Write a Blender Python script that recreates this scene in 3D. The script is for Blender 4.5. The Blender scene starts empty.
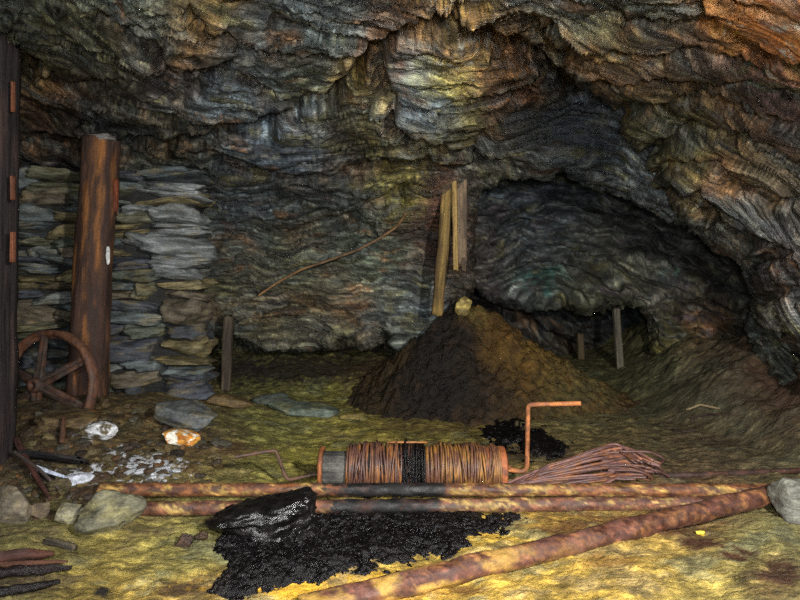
import bpy, math, random
import numpy as np
from mathutils import Vector, Matrix
from mathutils.bvhtree import BVHTree
random.seed(7); RNG = np.random.default_rng(7)
SC = bpy.context.scene; COL = SC.collection
# ------------------------------------------------------------------ camera
H, PITCH, F = 1.35, math.radians(2), 600.0
cp, sp = math.cos(PITCH), math.sin(PITCH)
def at(px, py, Y):
    u = (np.asarray(px, float)-400)/F; v = (300-np.asarray(py, float))/F
    k = Y/(cp+v*sp)
    return np.stack([u*k, np.ones_like(u*k)*Y, H+(-sp+v*cp)*k], -1)
def proj(P):
    x, y, z = P[..., 0], P[..., 1], P[..., 2]-H
    f = y*cp-z*sp; v = y*sp+z*cp
    return 400+F*x/f, 300-F*v/f
cam = bpy.data.cameras.new('camera'); co = bpy.data.objects.new('camera', cam); COL.objects.link(co)
co.location = (0, 0, H); co.rotation_euler = (math.radians(88), 0, 0); cam.lens = 27; cam.sensor_width = 36
cam.clip_start = .05; SC.camera = co
# ------------------------------------------------------------------ noise
def _h(i, j, k, s):
    n = (i*374761393 + j*668265263 + k*2147483647*3 + s*974634777) & 0xffffffff
    n = ((n ^ (n >> 13))*1274126177) & 0xffffffff
    n = ((n ^ (n >> 15))*2246822519) & 0xffffffff
    return (n ^ (n >> 16)) & 0xffffffff
_G = RNG.normal(size=(256, 3)); _G /= np.linalg.norm(_G, axis=1)[:, None]
def perlin(x, y, z, s=0):
    x, y, z = np.broadcast_arrays(np.asarray(x, float), y, z)
    i, j, k = np.floor(x).astype(np.int64), np.floor(y).astype(np.int64), np.floor(z).astype(np.int64)
    fx, fy, fz = x-i, y-j, z-k
    w = lambda t: t*t*t*(t*(t*6-15)+10)
    u, v, t = w(fx), w(fy), w(fz); r = 0
    for a in (0, 1):
        for b in (0, 1):
            for c in (0, 1):
                g = _G[_h(i+a, j+b, k+c, s) & 255]
                d = g[..., 0]*(fx-a)+g[..., 1]*(fy-b)+g[..., 2]*(fz-c)
                r = r+d*(u if a else 1-u)*(v if b else 1-v)*(t if c else 1-t)
    return r*1.5
def cellr(i, j, s=0):
    return _h(np.floor(i).astype(np.int64), np.floor(j).astype(np.int64), 0, s)/4294967295.
def fbm(x, y, z, o=4, s=0, g=.5):
    r = 0; a = 1
    for q in range(o): r = r+a*perlin(x, y, z, s+q*17); x, y, z, a = x*2.03, y*2.03, z*2.03, a*g
    return r
def ridged(x, y, z, o=4, s=0):
    r = 0; a = 1
    for q in range(o): r = r+a*(1-2*abs(perlin(x, y, z, s+q*13))); x, y, z, a = x*2.1, y*2.1, z*2.1, a*.5
    return r/2
def sstep(a, b, x):
    t = np.clip((x-a)/(b-a), 0, 1); return t*t*(3-2*t)
def srgb(c): c = np.asarray(c, float)/255; return np.where(c < .04045, c/12.92, ((c+.055)/1.055)**2.4)
# ------------------------------------------------------------------ mesh helpers
def tag(o, label=None, cat=None, group=None, kind=None):
    if label: o['label'] = label
    if cat: o['category'] = cat
    if group: o['group'] = group
    if kind: o['kind'] = kind
    return o
def mk(name, V, Fs, mat, parent=None, col=None, fol=None, smooth=True, org=None):
    V = np.asarray(V, float).reshape(-1, 3)
    if parent is not None: org = np.array(root_loc(parent))
    if org is None: org = np.array([(V[:, 0].min()+V[:, 0].max())/2, (V[:, 1].min()+V[:, 1].max())/2, V[:, 2].min()])
    V = V-org
    me = bpy.data.meshes.new(name)
    if isinstance(Fs, np.ndarray):
        n = len(Fs); k = Fs.shape[1]
        me.vertices.add(len(V)); me.vertices.foreach_set('co', V.ravel())
        me.loops.add(n*k); me.loops.foreach_set('vertex_index', Fs.ravel().astype(np.int32))
        me.polygons.add(n); me.polygons.foreach_set('loop_start', np.arange(0, n*k, k, dtype=np.int32))
        me.update(calc_edges=True); me.validate()
    else:
        me.from_pydata(V.tolist(), [], [list(map(int, f)) for f in Fs]); me.update()
    me.polygons.foreach_set('use_smooth', [smooth]*len(me.polygons))
    if col is None: col = np.ones((len(V), 3))*.5
    col = np.broadcast_to(np.asarray(col, float), (len(V), 3))
    a = me.color_attributes.new('Col', 'FLOAT_COLOR', 'POINT')
    a.data.foreach_set('color', np.concatenate([np.clip(col, 0, 1), np.ones((len(V), 1))], 1).ravel())
    if fol is None: fol = V+np.array([3.1, 1.7, .9])
    b = me.attributes.new('fol', 'FLOAT_VECTOR', 'POINT'); b.data.foreach_set('vector', np.asarray(fol, float).ravel())
    o = bpy.data.objects.new(name, me); COL.objects.link(o); me.materials.append(mat)
    if parent is not None: o.parent = parent
    else: o.location = org
    return o
def root_loc(p):
    L = np.zeros(3)
    while p is not None: L = L+np.array(p.location); p = p.parent
    return L
def empty(name, loc, label, cat, group=None):
    o = bpy.data.objects.new(name, None); COL.objects.link(o); o.location = [float(c) for c in loc]; o.empty_display_size = .1
    return tag(o, label, cat, group)
def gridfaces(n, m, keep=None):
    i = np.arange(n-1)[:, None]*m+np.arange(m-1)[None, :]
    f = np.stack([i, i+m, i+m+1, i+1], -1).reshape(-1, 4)
    if keep is not None:
        k = keep.ravel(); f = f[k[f].all(1)]
    return f
def compact(V, f, *arrs):
    u = np.unique(f); r = -np.ones(len(V), int); r[u] = np.arange(len(u))
    return (V[u], r[f])+tuple(a[u] for a in arrs)
class MB:
    def __init__(s): s.V = []; s.F = []; s.fol = []; s.C = []; s.n = 0
    def add(s, V, Fs, fol=None, col=(.5, .5, .5)):
        V = np.asarray(V, float).reshape(-1, 3); s.V.append(V)
        s.F += [[int(i)+s.n for i in f] for f in Fs]; s.n += len(V)
        s.fol.append(V+3.3 if fol is None else fol); s.C.append(np.broadcast_to(np.asarray(col, float), (len(V), 3)).copy())
        return s
    def build(s, name, mat, parent=None, smooth=True, org=None):
        return mk(name, np.concatenate(s.V), s.F, mat, parent, np.concatenate(s.C), np.concatenate(s.fol), smooth, org)
def resample(P, n):
    P = np.asarray(P, float); d = np.r_[0, np.cumsum(np.linalg.norm(np.diff(P, axis=0), axis=1))]
    t = np.linspace(0, d[-1], n); return np.stack([np.interp(t, d, P[:, k]) for k in range(3)], 1)
def smoothp(P, it=2):
    P = np.asarray(P, float)
    for _ in range(it):
        Q = P.copy(); Q[1:-1] = (P[:-2]+2*P[1:-1]+P[2:])/4; P = Q
    return P
def tube(P, r, seg=12, jit=0, seed=0, cap=True, squash=None):
    P = np.asarray(P, float); n = len(P); r = np.broadcast_to(np.asarray(r, float), (n,))
    T = np.gradient(P, axis=0); T /= np.linalg.norm(T, axis=1)[:, None]+1e-9
    up = np.array([0, 0, 1.]) if abs(T[0, 2]) < .8 else np.array([1., 0, 0])
    A = np.cross(T[0], up); A /= np.linalg.norm(A); As = []
    for i in range(n):
        A = A-T[i]*A.dot(T[i]); A /= np.linalg.norm(A)+1e-9; As.append(A)
    As = np.array(As); Bs = np.cross(T, As)
    th = np.arange(seg)/seg*2*np.pi
    L = np.r_[0, np.cumsum(np.linalg.norm(np.diff(P, axis=0), axis=1))]
    rr = r[:, None]*np.ones((1, seg))
    if jit: rr = rr*(1+jit*fbm(np.cos(th)[None]*1.3+seed, np.sin(th)[None]*1.3, (L/np.maximum(r.mean(), 1e-3)*.35)[:, None], 4, seed))
    c, s = np.cos(th), np.sin(th)
    if squash: c = c*squash
    V = P[:, None]+rr[..., None]*(As[:, None]*c[None, :, None]+Bs[:, None]*s[None, :, None])
    fol = np.stack([np.broadcast_to(np.cos(th)*r.mean(), (n, seg)), np.broadcast_to(np.sin(th)*r.mean(), (n, seg)), np.broadcast_to(L[:, None], (n, seg))], -1)+seed*.37
    Fs = []
    for i in range(n-1):
        for j in range(seg):
            k = (j+1) % seg; Fs.append([i*seg+j, i*seg+k, (i+1)*seg+k, (i+1)*seg+j])
    if cap: Fs.append(list(range(seg))[::-1]); Fs.append([(n-1)*seg+j for j in range(seg)])
    return V.reshape(-1, 3), Fs, fol.reshape(-1, 3)
def cubesphere(n):
    key = {}; V = []; Fs = []
    def vid(p):
        k = tuple(np.round(p, 5))
        if k not in key: key[k] = len(V); V.append(p)
        return key[k]
    t = np.linspace(-1, 1, n+1)
    for ax in range(3):
        for sg in (-1, 1):
            for i in range(n):
                for j in range(n):
                    q = []
                    for (a, b) in ((i, j), (i+1, j), (i+1, j+1), (i, j+1)):
                        p = [0, 0, 0]; p[ax] = sg; p[(ax+1) % 3] = t[a]; p[(ax+2) % 3] = t[b]; q.append(vid(tuple(p)))
                    Fs.append(q if sg > 0 else q[::-1])
    return np.array(V, float), Fs
CS = {n: cubesphere(n) for n in (5, 8, 14, 22)}
def stone(c, size, seed, n=8, power=3.2, rough=.16, rot=None, strata=.0, facets=5, cut=(.72, .95)):
    V, Fs = CS[n]; V = V.copy()
    r = (np.abs(V)**power).sum(1)**(1/power); U = V/r[:, None]
    rg = np.random.default_rng(seed)
    for q in range(facets):                       # flat broken faces
        d = rg.normal(size=3); d /= np.linalg.norm(d); h = rg.uniform(*cut)
        m = np.maximum(U@d-h, 0); U -= m[:, None]*d*.9
    nz = fbm(U[:, 0]*1.3+seed*1.37, U[:, 1]*1.3, U[:, 2]*1.3, 4, seed % 97)
    U = U*(1+rough*nz)[:, None]
    if strata: U = U*(1+strata*perlin(U[:, 0]*1.2+seed, U[:, 1]*1.2, U[:, 2]*6, 3))[:, None]*1
    W = U*np.asarray(size)/2
    if rot is not None: W = W@np.array(Matrix.Rotation(rot[2], 3, 'Z') @ Matrix.Rotation(rot[1], 3, 'Y') @ Matrix.Rotation(rot[0], 3, 'X')).T
    return W+np.asarray(c), Fs, W*1.0+seed*.731
def box_beam(P0, P1, w, d, roll=0, seed=0, n=24, rough=.06, taper=1):
    """a rough sawn plank between two points, w wide across the view, d deep"""
    P0, P1 = np.array(P0, float), np.array(P1, float); T = P1-P0; L = np.linalg.norm(T); T /= L
    A = np.cross(T, [0, 1, 0]); A /= np.linalg.norm(A); B = np.cross(T, A)
    if roll: A, B = A*math.cos(roll)+B*math.sin(roll), B*math.cos(roll)-A*math.sin(roll)
    pr = []; k = 5
    for (x0, y0, x1, y1) in ((-1, -1, 1, -1), (1, -1, 1, 1), (1, 1, -1, 1), (-1, 1, -1, -1)):
        for i in range(k): pr.append((x0+(x1-x0)*i/k, y0+(y1-y0)*i/k))
    pr = np.array(pr); m = len(pr); ts = np.linspace(0, 1, n)
    tw = 1+(taper-1)*ts
    V = P0+T*(ts*L)[:, None, None]+(A*(pr[:, 0]*w/2)[None, :, None]+B*(pr[:, 1]*d/2)[None, :, None])*tw[:, None, None]
    nz = fbm(pr[None, :, 0]*2+seed, pr[None, :, 1]*2, (ts*L*2)[:, None], 3, seed)
    V = V+(A*pr[None, :, 0:1]+B*pr[None, :, 1:2])*(nz*rough*w)[..., None]
    for e, s_ in ((0, -1), (n-1, 1)): V[e] += T*(perlin(pr[:, 0]*1.7+seed, pr[:, 1]*2, e, 5)*w*.5)[:, None]
    fol = np.stack([np.broadcast_to(pr[:, 0]*w/2, (n, m)), np.broadcast_to(pr[:, 1]*d/2, (n, m)), np.broadcast_to((ts*L)[:, None], (n, m))], -1)+seed*.41
    Fs = [[i*m+j, i*m+(j+1) % m, (i+1)*m+(j+1) % m, (i+1)*m+j] for i in range(n-1) for j in range(m)]
    Fs += [list(range(m))[::-1], [(n-1)*m+j for j in range(m)]]
    return V.reshape(-1, 3), Fs, fol.reshape(-1, 3)
# ------------------------------------------------------------------ materials
def mat(name, streak=(2, 14, 5), var=.55, rough=(.45, .85), bump=.5, bdist=.02, spec=.5, fine=60, tint2=None, t2=.3, coat=0, contrast=1.0):
    m = bpy.data.materials.new(name); m.use_nodes = True; nt = m.node_tree; N = nt.nodes; L = nt.links
    b = N['Principled BSDF']
    def nd(t, **k):
        x = N.new(t)
        for a, v in k.items(): setattr(x, a, v)
        return x
    ac = nd('ShaderNodeAttribute', attribute_name='Col'); af = nd('ShaderNodeAttribute', attribute_name='fol')
    mp = nd('ShaderNodeMapping'); mp.inputs['Scale'].default_value = streak; L.new(af.outputs['Vector'], mp.inputs['Vector'])
    n1 = nd('ShaderNodeTexNoise'); n1.inputs['Scale'].default_value = 1; n1.inputs['Detail'].default_value = 10; n1.inputs['Roughness'].default_value = .68; n1.inputs['Distortion'].default_value = .4
    L.new(mp.outputs[0], n1.inputs['Vector'])
    n2 = nd('ShaderNodeTexNoise'); n2.inputs['Scale'].default_value = fine; n2.inputs['Detail'].default_value = 6; n2.inputs['Roughness'].default_value = .7
    L.new(af.outputs['Vector'], n2.inputs['Vector'])
    r1 = nd('ShaderNodeMapRange'); r1.inputs[1].default_value = .3; r1.inputs[2].default_value = .7
    r1.inputs[3].default_value = 1-var; r1.inputs[4].default_value = 1+var; L.new(n1.outputs[0], r1.inputs[0])
    r2 = nd('ShaderNodeMapRange'); r2.inputs[1].default_value = .3; r2.inputs[2].default_value = .7
    r2.inputs[3].default_value = 1-var*.7; r2.inputs[4].default_value = 1+var*.7; L.new(n2.outputs[0], r2.inputs[0])
    mu = nd('ShaderNodeMath', operation='MULTIPLY'); L.new(r1.outputs[0], mu.inputs[0]); L.new(r2.outputs[0], mu.inputs[1])
    src = ac.outputs['Color']
    if tint2 is not None:
        n3 = nd('ShaderNodeTexNoise'); n3.inputs['Scale'].default_value = 2.2; n3.inputs['Detail'].default_value = 8; n3.inputs['Roughness'].default_value = .7
        mp3 = nd('ShaderNodeMapping'); mp3.inputs['Scale'].default_value = tuple(max(.6, q*.35) for q in streak); mp3.inputs['Location'].default_value = (5, 3, 9)
        L.new(af.outputs['Vector'], mp3.inputs['Vector']); L.new(mp3.outputs[0], n3.inputs['Vector'])
        r3 = nd('ShaderNodeMapRange'); r3.inputs[1].default_value = .5; r3.inputs[2].default_value = .66; r3.inputs[3].default_value = 0; r3.inputs[4].default_value = t2
        L.new(n3.outputs[0], r3.inputs[0])
        mx = nd('ShaderNodeMix', data_type='RGBA'); L.new(r3.outputs[0], mx.inputs[0]); L.new(src, mx.inputs[6]); mx.inputs[7].default_value = (*tint2, 1); src = mx.outputs[2]
    vm = nd('ShaderNodeVectorMath', operation='SCALE'); L.new(src, vm.inputs[0]); L.new(mu.outputs[0], vm.inputs['Scale'])
    L.new(vm.outputs[0], b.inputs['Base Color'])
    rr = nd('ShaderNodeMapRange'); rr.inputs[1].default_value = .35; rr.inputs[2].default_value = .65; rr.inputs[3].default_value = rough[0]; rr.inputs[4].default_value = rough[1]
    L.new(n1.outputs[0], rr.inputs[0]); L.new(rr.outputs[0], b.inputs['Roughness'])
    ad = nd('ShaderNodeMath', operation='MULTIPLY_ADD'); L.new(n2.outputs[0], ad.inputs[0]); ad.inputs[1].default_value = .35; L.new(n1.outputs[0], ad.inputs[2])
    bp = nd('ShaderNodeBump'); bp.inputs['Strength'].default_value = bump; bp.inputs['Distance'].default_value = bdist
    L.new(ad.outputs[0], bp.inputs['Height']); L.new(bp.outputs[0], b.inputs['Normal'])
    b.inputs['Specular IOR Level'].default_value = spec; b.inputs['Coat Weight'].default_value = coat; b.inputs['Coat Roughness'].default_value = .2
    return m
M_rock = mat('wet_schist', (2.2, 30, 8), .85, (.2, .75), .9, .05, .55, 70)
M_tun = mat('tunnel_schist', (1.8, 24, 7), .65, (.35, .9), .9, .05, .4, 60)
M_floor = mat('ochre_mud_floor', (9, 22, 9), .5, (.35, .85), 1.0, .035, .45, 90)
M_stone = mat('slate_stone', (4, 4, 16), .6, (.4, .85), .8, .03, .5, 50)
M_rust = mat('rusty_iron', (14, 14, 9), .55, (.4, .9), .7, .012, .5, 120, tuple(srgb((72, 44, 36))), .6)
M_rope = mat('rusty_wire_rope', (40, 40, 20), .5, (.35, .7), .6, .006, .6, 200, tuple(srgb((64, 42, 36))), .6)
M_tar = mat('black_tar', (16, 16, 16), .5, (.2, .5), .8, .03, .35, 40)
M_wet = mat('wet_tar_block', (9, 9, 9), .5, (.14, .4), .55, .03, .7, 24)
M_wood = mat('old_timber', (26, 26, 2.2), .7, (.5, .9), .8, .02, .35, 70)
# ------------------------------------------------------------------ rock shell tools
def tps(pts):
    pts = np.array(pts, float); X = pts[:, :2]/100; y = np.log(pts[:, 2]); n = len(X)
    def U(d2): return np.where(d2 > 0, .5*d2*np.log(d2+1e-12), 0)
    K = U(((X[:, None]-X[None])**2).sum(-1))+np.eye(n)*.02; P = np.c_[np.ones(n), X]
    A = np.block([[K, P], [P.T, np.zeros((3, 3))]]); w = np.linalg.solve(A, np.r_[y, 0, 0, 0])
    def f(px, py):
        Q = np.stack([px, py], -1)/100; r = w[n]+w[n+1]*Q[..., 0]+w[n+2]*Q[..., 1]
        for i in range(n): r = r+w[i]*U(((Q-X[i])**2).sum(-1))
        return np.exp(r)
    return f
def segdist(px, py, poly, closed=False):
    d = np.full(px.shape, 1e9); n = len(poly)
    for i in range(n if closed else n-1):
        a = np.array(poly[i], float); b = np.array(poly[(i+1) % n], float); ab = b-a
        t = np.clip(((px-a[0])*ab[0]+(py-a[1])*ab[1])/(ab@ab), 0, 1)
        d = np.minimum(d, np.hypot(px-a[0]-t*ab[0], py-a[1]-t*ab[1]))
    return d
def inside(px, py, poly):
    r = np.zeros(px.shape, bool); n = len(poly)
    for i in range(n):
        (x0, y0), (x1, y1) = poly[i], poly[(i+1) % n]
        if y0 == y1: continue
        c = ((y0 > py) != (y1 > py)) & (px < (x1-x0)*(py-y0)/(y1-y0)+x0); r ^= c
    return r
def colfield(px, py, base, pts):
    """surface colour blended from patches (x, y, radius, sRGB)"""
    W = np.full(px.shape, .25); C = np.ones(px.shape+(3,))*srgb(base)*.25
    for (x, y, r, c) in pts:
        rx, ry = r if isinstance(r, tuple) else (r, r)
        w = np.exp(-(((px-x)/rx)**2+((py-y)/ry)**2)); w = w*1.5
        W += w; C += w[..., None]*srgb(c)
    return C/W[..., None]
def vor(u, v, seed):
    """fractured slabs: every cell of a jittered lattice has its own offset and tilt"""
    iu, iv = np.floor(u), np.floor(v); best = np.full(u.shape, 9.); out = np.zeros(u.shape)
    for a in (-1, 0, 1):
        for b in (-1, 0, 1):
            cu, cv = iu+a, iv+b; ox = cu+cellr(cu, cv, seed); oy = cv+cellr(cu, cv, seed+1); du, dv = u-ox, v-oy; d = du*du+dv*dv
            h = cellr(cu, cv, seed+2)-.5+(cellr(cu, cv, seed+3)-.5)*1.1*du+(cellr(cu, cv, seed+4)-.3)*1.3*dv
            m = d < best; best = np.where(m, d, best); out = np.where(m, h, out)
    return out
def foliate(depth, rng, regions, PX, PY, step):
    """integrate two potentials whose level lines follow the measured dip of the rock"""
    x0, x1, y0, y1 = rng; g = 20.; nx = int((x1-x0)/g)+2; ny = int((y1-y0)/g)+2
    X, Y = np.meshgrid(x0+g*np.arange(nx), y0+g*np.arange(ny), indexing='ij'); P = at(X, Y, depth(X, Y))
    dx = np.gradient(P, axis=0); dy = np.gradient(P, axis=1); wx = wy = 0
    for (rx, ry, rad, ang) in regions:
        w = np.exp(-((X-rx)**2+(Y-ry)**2)/rad**2)+1e-6/(1+((X-rx)**2+(Y-ry)**2)/1e4)**2
        wx = wx+w*math.cos(math.radians(ang)); wy = wy+w*math.sin(math.radians(ang))
    th = np.arctan2(wy, wx)[..., None]; Ld = dx*np.cos(th)+dy*np.sin(th); Ld /= np.linalg.norm(Ld, axis=-1)[..., None]
    nz = np.cross(dx, dy); nz /= np.linalg.norm(nz, axis=-1)[..., None]; q = np.cross(nz, Ld); q *= np.sign((q*dy).sum(-1))[..., None]
    n = nx*ny; idx = np.arange(n).reshape(nx, ny); A = np.eye(n)*1e-6; ba = np.zeros(n); bs = np.zeros(n)
    for (i, j, d) in ((idx[:-1], idx[1:], 0), (idx[:, :-1], idx[:, 1:], 1)):
        Pi = P.reshape(-1, 3)[i.ravel()]; Pj = P.reshape(-1, 3)[j.ravel()]; D = Pj-Pi; i = i.ravel(); j = j.ravel()
        ta = (D*(Ld.reshape(-1, 3)[i]+Ld.reshape(-1, 3)[j])/2).sum(-1); ts = (D*(q.reshape(-1, 3)[i]+q.reshape(-1, 3)[j])/2).sum(-1)
        w = 1/(1e-4+(D**2).sum(-1))
        np.add.at(A, (i, i), w); np.add.at(A, (j, j), w); np.add.at(A, (i, j), -w); np.add.at(A, (j, i), -w)
        np.add.at(ba, i, -w*ta); np.add.at(ba, j, w*ta); np.add.at(bs, i, -w*ts); np.add.at(bs, j, w*ts)
    S = np.linalg.solve(A, np.stack([ba, bs], 1)).reshape(nx, ny, 2)
    u = np.clip((PX-x0)/g, 0, nx-1.001); v = np.clip((PY-y0)/g, 0, ny-1.001); i = u.astype(int); j = v.astype(int); fu = (u-i)[..., None]; fv = (v-j)[..., None]
    Z = S[i, j]*(1-fu)*(1-fv)+S[i+1, j]*fu*(1-fv)+S[i, j+1]*(1-fu)*fv+S[i+1, j+1]*fu*fv
    k = int(6/step)
    for axis in (0, 1):
        for _ in range(2):
            Zp = np.pad(Z, [(k, k) if ax == axis else (0, 0) for ax in range(3)], mode='reflect', reflect_type='odd'); cs = np.cumsum(Zp, axis=axis)
            cs = np.concatenate([np.zeros_like(np.take(cs, [0], axis)), cs], axis); N = Z.shape[axis]
            Z = (np.take(cs, np.arange(2*k+1, 2*k+1+N), axis)-np.take(cs, np.arange(N), axis))/(2*k+1)
    return Z[..., 0], Z[..., 1]
def shell(name, rng, step, depth, hole, lip, regions, cracks, amp, base, cpts, mt, seed, steps=(), calm=()):
    x0, x1, y0, y1 = rng
    def axis(a, b, lo, hi):
        p = [np.arange(a, lo, 6.)] if a < lo else []; m0 = max(a, lo); m1 = min(b, hi); p.append(np.arange(m0, m1+step*.5, step))
        if b > hi: p.append(np.arange(p[-1][-1]+6, b, 6.))
        return np.concatenate(p)
    gx = axis(x0, x1, -24, 824); gy = axis(y0, y1, -24, 700)
    PX, PY = np.meshgrid(gx, gy, indexing='ij'); PX0, PY0 = PX.copy(), PY.copy()
    jx = 5*perlin(PX/22, PY/22, seed, 1)+2.2*perlin(PX/7, PY/7, seed, 2); jy = 5*perlin(PX/22, PY/22, seed, 3)+2.2*perlin(PX/7, PY/7, seed, 4)
    Y = depth(PX, PY)
    keep = None
    if hole is not None:
        sd = lambda X_, Y_: segdist(X_, Y_, hole, True)*np.where(inside(X_, Y_, hole), -1, 1)
        s = sd(PX+jx, PY+jy)
        gX, gY = np.gradient(s, step); gl = np.hypot(gX, gY)+1e-6
        near = (s < 0) & (s > -1.6*step)
        PX = np.where(near, PX-s*gX/gl**2, PX); PY = np.where(near, PY-s*gY/gl**2, PY)
        keep = s > -1.6*step; s = np.maximum(s, 0)
        A, k = lip(PX, PY); t = np.clip(1-s/k, 0, 1); Y = Y+A*(1-np.sqrt(np.maximum(1-t*t, 0)))
    for (poly, d, w) in steps:                    # fault ledges: rock on the inner side of the polygon stands back or forward
        q = segdist(PX+jx, PY+jy, poly, True)*np.where(inside(PX+jx, PY+jy, poly), 1, -1)
        Y = Y+d*sstep(-w, w, q)
    P = at(PX, PY, Y)
    du = np.gradient(P, axis=0); dv = np.gradient(P, axis=1); Nn = np.cross(du, dv); Nn /= np.linalg.norm(Nn, axis=-1)[..., None]+1e-9
    sg = np.sign((Nn*(P-np.array([0, 0, H]))).sum(-1)); Nn *= -np.where(sg == 0, 1, sg)[..., None]
    for _ in range(3):
        Nn = (Nn+np.roll(Nn, 1, 0)+np.roll(Nn, -1, 0)+np.roll(Nn, 1, 1)+np.roll(Nn, -1, 1))
    Nn /= np.linalg.norm(Nn, axis=-1)[..., None]
    a, ss = foliate(depth, rng, regions, PX0, PY0, step)
    nn = Y-depth(PX, PY)+.35*perlin(P[..., 0]*1.3, P[..., 1]*1.3, P[..., 2]*1.3, seed+2)
    x, y, z = P[..., 0], P[..., 1], P[..., 2]
    ss = ss+.16*fbm(x*1.1, y*1.1, z*1.1, 3, seed+5)+.03*perlin(a*3, ss*6, z*2, seed+6)
    big = fbm(x*.8, y*.8, z*.8, 3, seed)*.15
    t = ss*3.6+.8*fbm(a*.8, ss*1.5, nn, 3, seed+21); fr = t-np.floor(t)
    led = (cellr(t, a*1.0+7.3*cellr(t, t*0, seed+8), seed+9)-.3)*.11*np.minimum(fr*6, 1)*(1.15-fr*.8)
    t2 = ss*12+1.0*fbm(a*1.6, ss*4, nn*2, 3, seed+31); f2 = t2-np.floor(t2)
    led2 = (cellr(t2, a*2.2+5*cellr(t2, t2*0, seed+3), seed+4)-.3)*.05*(1.1-f2*.9)*np.minimum(f2*4, 1)
    t3 = ss*34+1.2*fbm(a*3, ss*9, nn*4, 3, seed+35); f3 = t3-np.floor(t3)
    led3 = (cellr(t3, a*5+5*cellr(t3, t3*0, seed+13), seed+14)-.3)*.018*(1.1-f3)
    wa = .35*fbm(a*1.5, ss*3, nn, 3, seed+37); wb = .35*fbm(a*1.5+9, ss*3, nn, 3, seed+38)
    b1 = vor(a*1.3+wa, ss*2.6+wb, seed+43); b2 = vor(a*3.4+wa*2, ss*8+wb*2, seed+44); b3 = vor(a*9+wa*4, ss*22+wb*4, seed+45)
    blk = b1*.10+b2*.045+b3*.016
    fin = fbm(a*6, ss*40, nn*12, 4, seed+51, .65)*.014
    disp = big+led+led2*sstep(-.7, .3, perlin(x, y*.9, z, seed+60))+led3+blk+fin
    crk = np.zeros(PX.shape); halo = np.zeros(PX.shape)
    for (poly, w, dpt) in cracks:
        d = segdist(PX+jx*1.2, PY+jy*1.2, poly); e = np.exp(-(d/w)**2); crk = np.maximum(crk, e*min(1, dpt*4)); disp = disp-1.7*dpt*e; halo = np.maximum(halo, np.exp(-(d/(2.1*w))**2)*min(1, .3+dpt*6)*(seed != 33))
    am = amp*np.ones(PX.shape)
    for (cx, cy_, rx, ry, q) in calm: am = am*(1-(1-q)*np.exp(-((PX-cx)/rx)**2-((PY-cy_)/ry)**2))
    P = P+Nn*(disp*am)[..., None]
    C = colfield(PX+jx*4, PY+jy*4, base, cpts)
    ss = ss+(.3 if seed in (11, 22) else 0)*disp*am                              # bedding keeps running through the risers of the ledges
    if seed in (11, 22): nn = nn+2.6*disp*am
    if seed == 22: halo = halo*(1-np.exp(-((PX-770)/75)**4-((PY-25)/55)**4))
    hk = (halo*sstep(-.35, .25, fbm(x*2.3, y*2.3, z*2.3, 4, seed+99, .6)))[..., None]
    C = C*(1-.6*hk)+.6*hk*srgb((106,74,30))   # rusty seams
    n1 = fbm(a*1.4, ss*5, nn*2, 4, seed+71, .6); n2 = fbm(a*2+9, ss*9, nn*3, 4, seed+81, .6); n3 = fbm(x*1.6, y*1.6, z*1.6, 4, seed+91, .6)
    lum = C.mean(-1, keepdims=True)
    slate = np.array([.78, .97, 1.0])*lum; olive = np.array([1.25, 1.15, .45])*lum; rust = np.array([1.5, .75, .3])*lum; viol = np.array([1.2, .9, 1.05])*lum
    k1 = (sstep(.1, .7, n1)*.65)[..., None]; k2 = (sstep(.15, .6, n2)*sstep(-.1, .35, n3)*.75)[..., None]; k3 = (sstep(.12, .55, -n2)*sstep(-.1, .4, -n3)*.8)[..., None]
    C = C*(1-k1)+slate*k1; C = C*(1-k2)+olive*k2; C = C*(1-k3)+(rust if seed != 33 else viol)*k3
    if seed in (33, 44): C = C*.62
    st = fbm(a*2.5, ss*22, nn*6, 4, seed+95, .7); C = C*np.exp((1.7*st-.1)*(am/amp)**.5)[..., None]
    vein = sstep(.42, .7, fbm(a*4, ss*14, nn*8, 4, seed+97, .6)+.25*n1)[..., None]; C = C*(1-vein*.7)+vein*.7*(lum*np.array([2.3, 2.3, 1.9]))
    f = gridfaces(len(gx), len(gy), keep)
    fol = np.stack([a, ss, nn], -1).reshape(-1, 3)
    V, f, C, fol = compact(P.reshape(-1, 3), f, C.reshape(-1, 3), fol)
    o = mk(name, V, f, mt, None, np.clip(C, .002, .9), fol, True, org=np.array([V[:, 0].mean(), V[:, 1].mean(), V[:, 2].min()]))
    tag(o, kind='structure'); o['_v'] = 0; del o['_v']
    return o, BVHTree.FromPolygons(V.tolist(), f.tolist())
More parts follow.
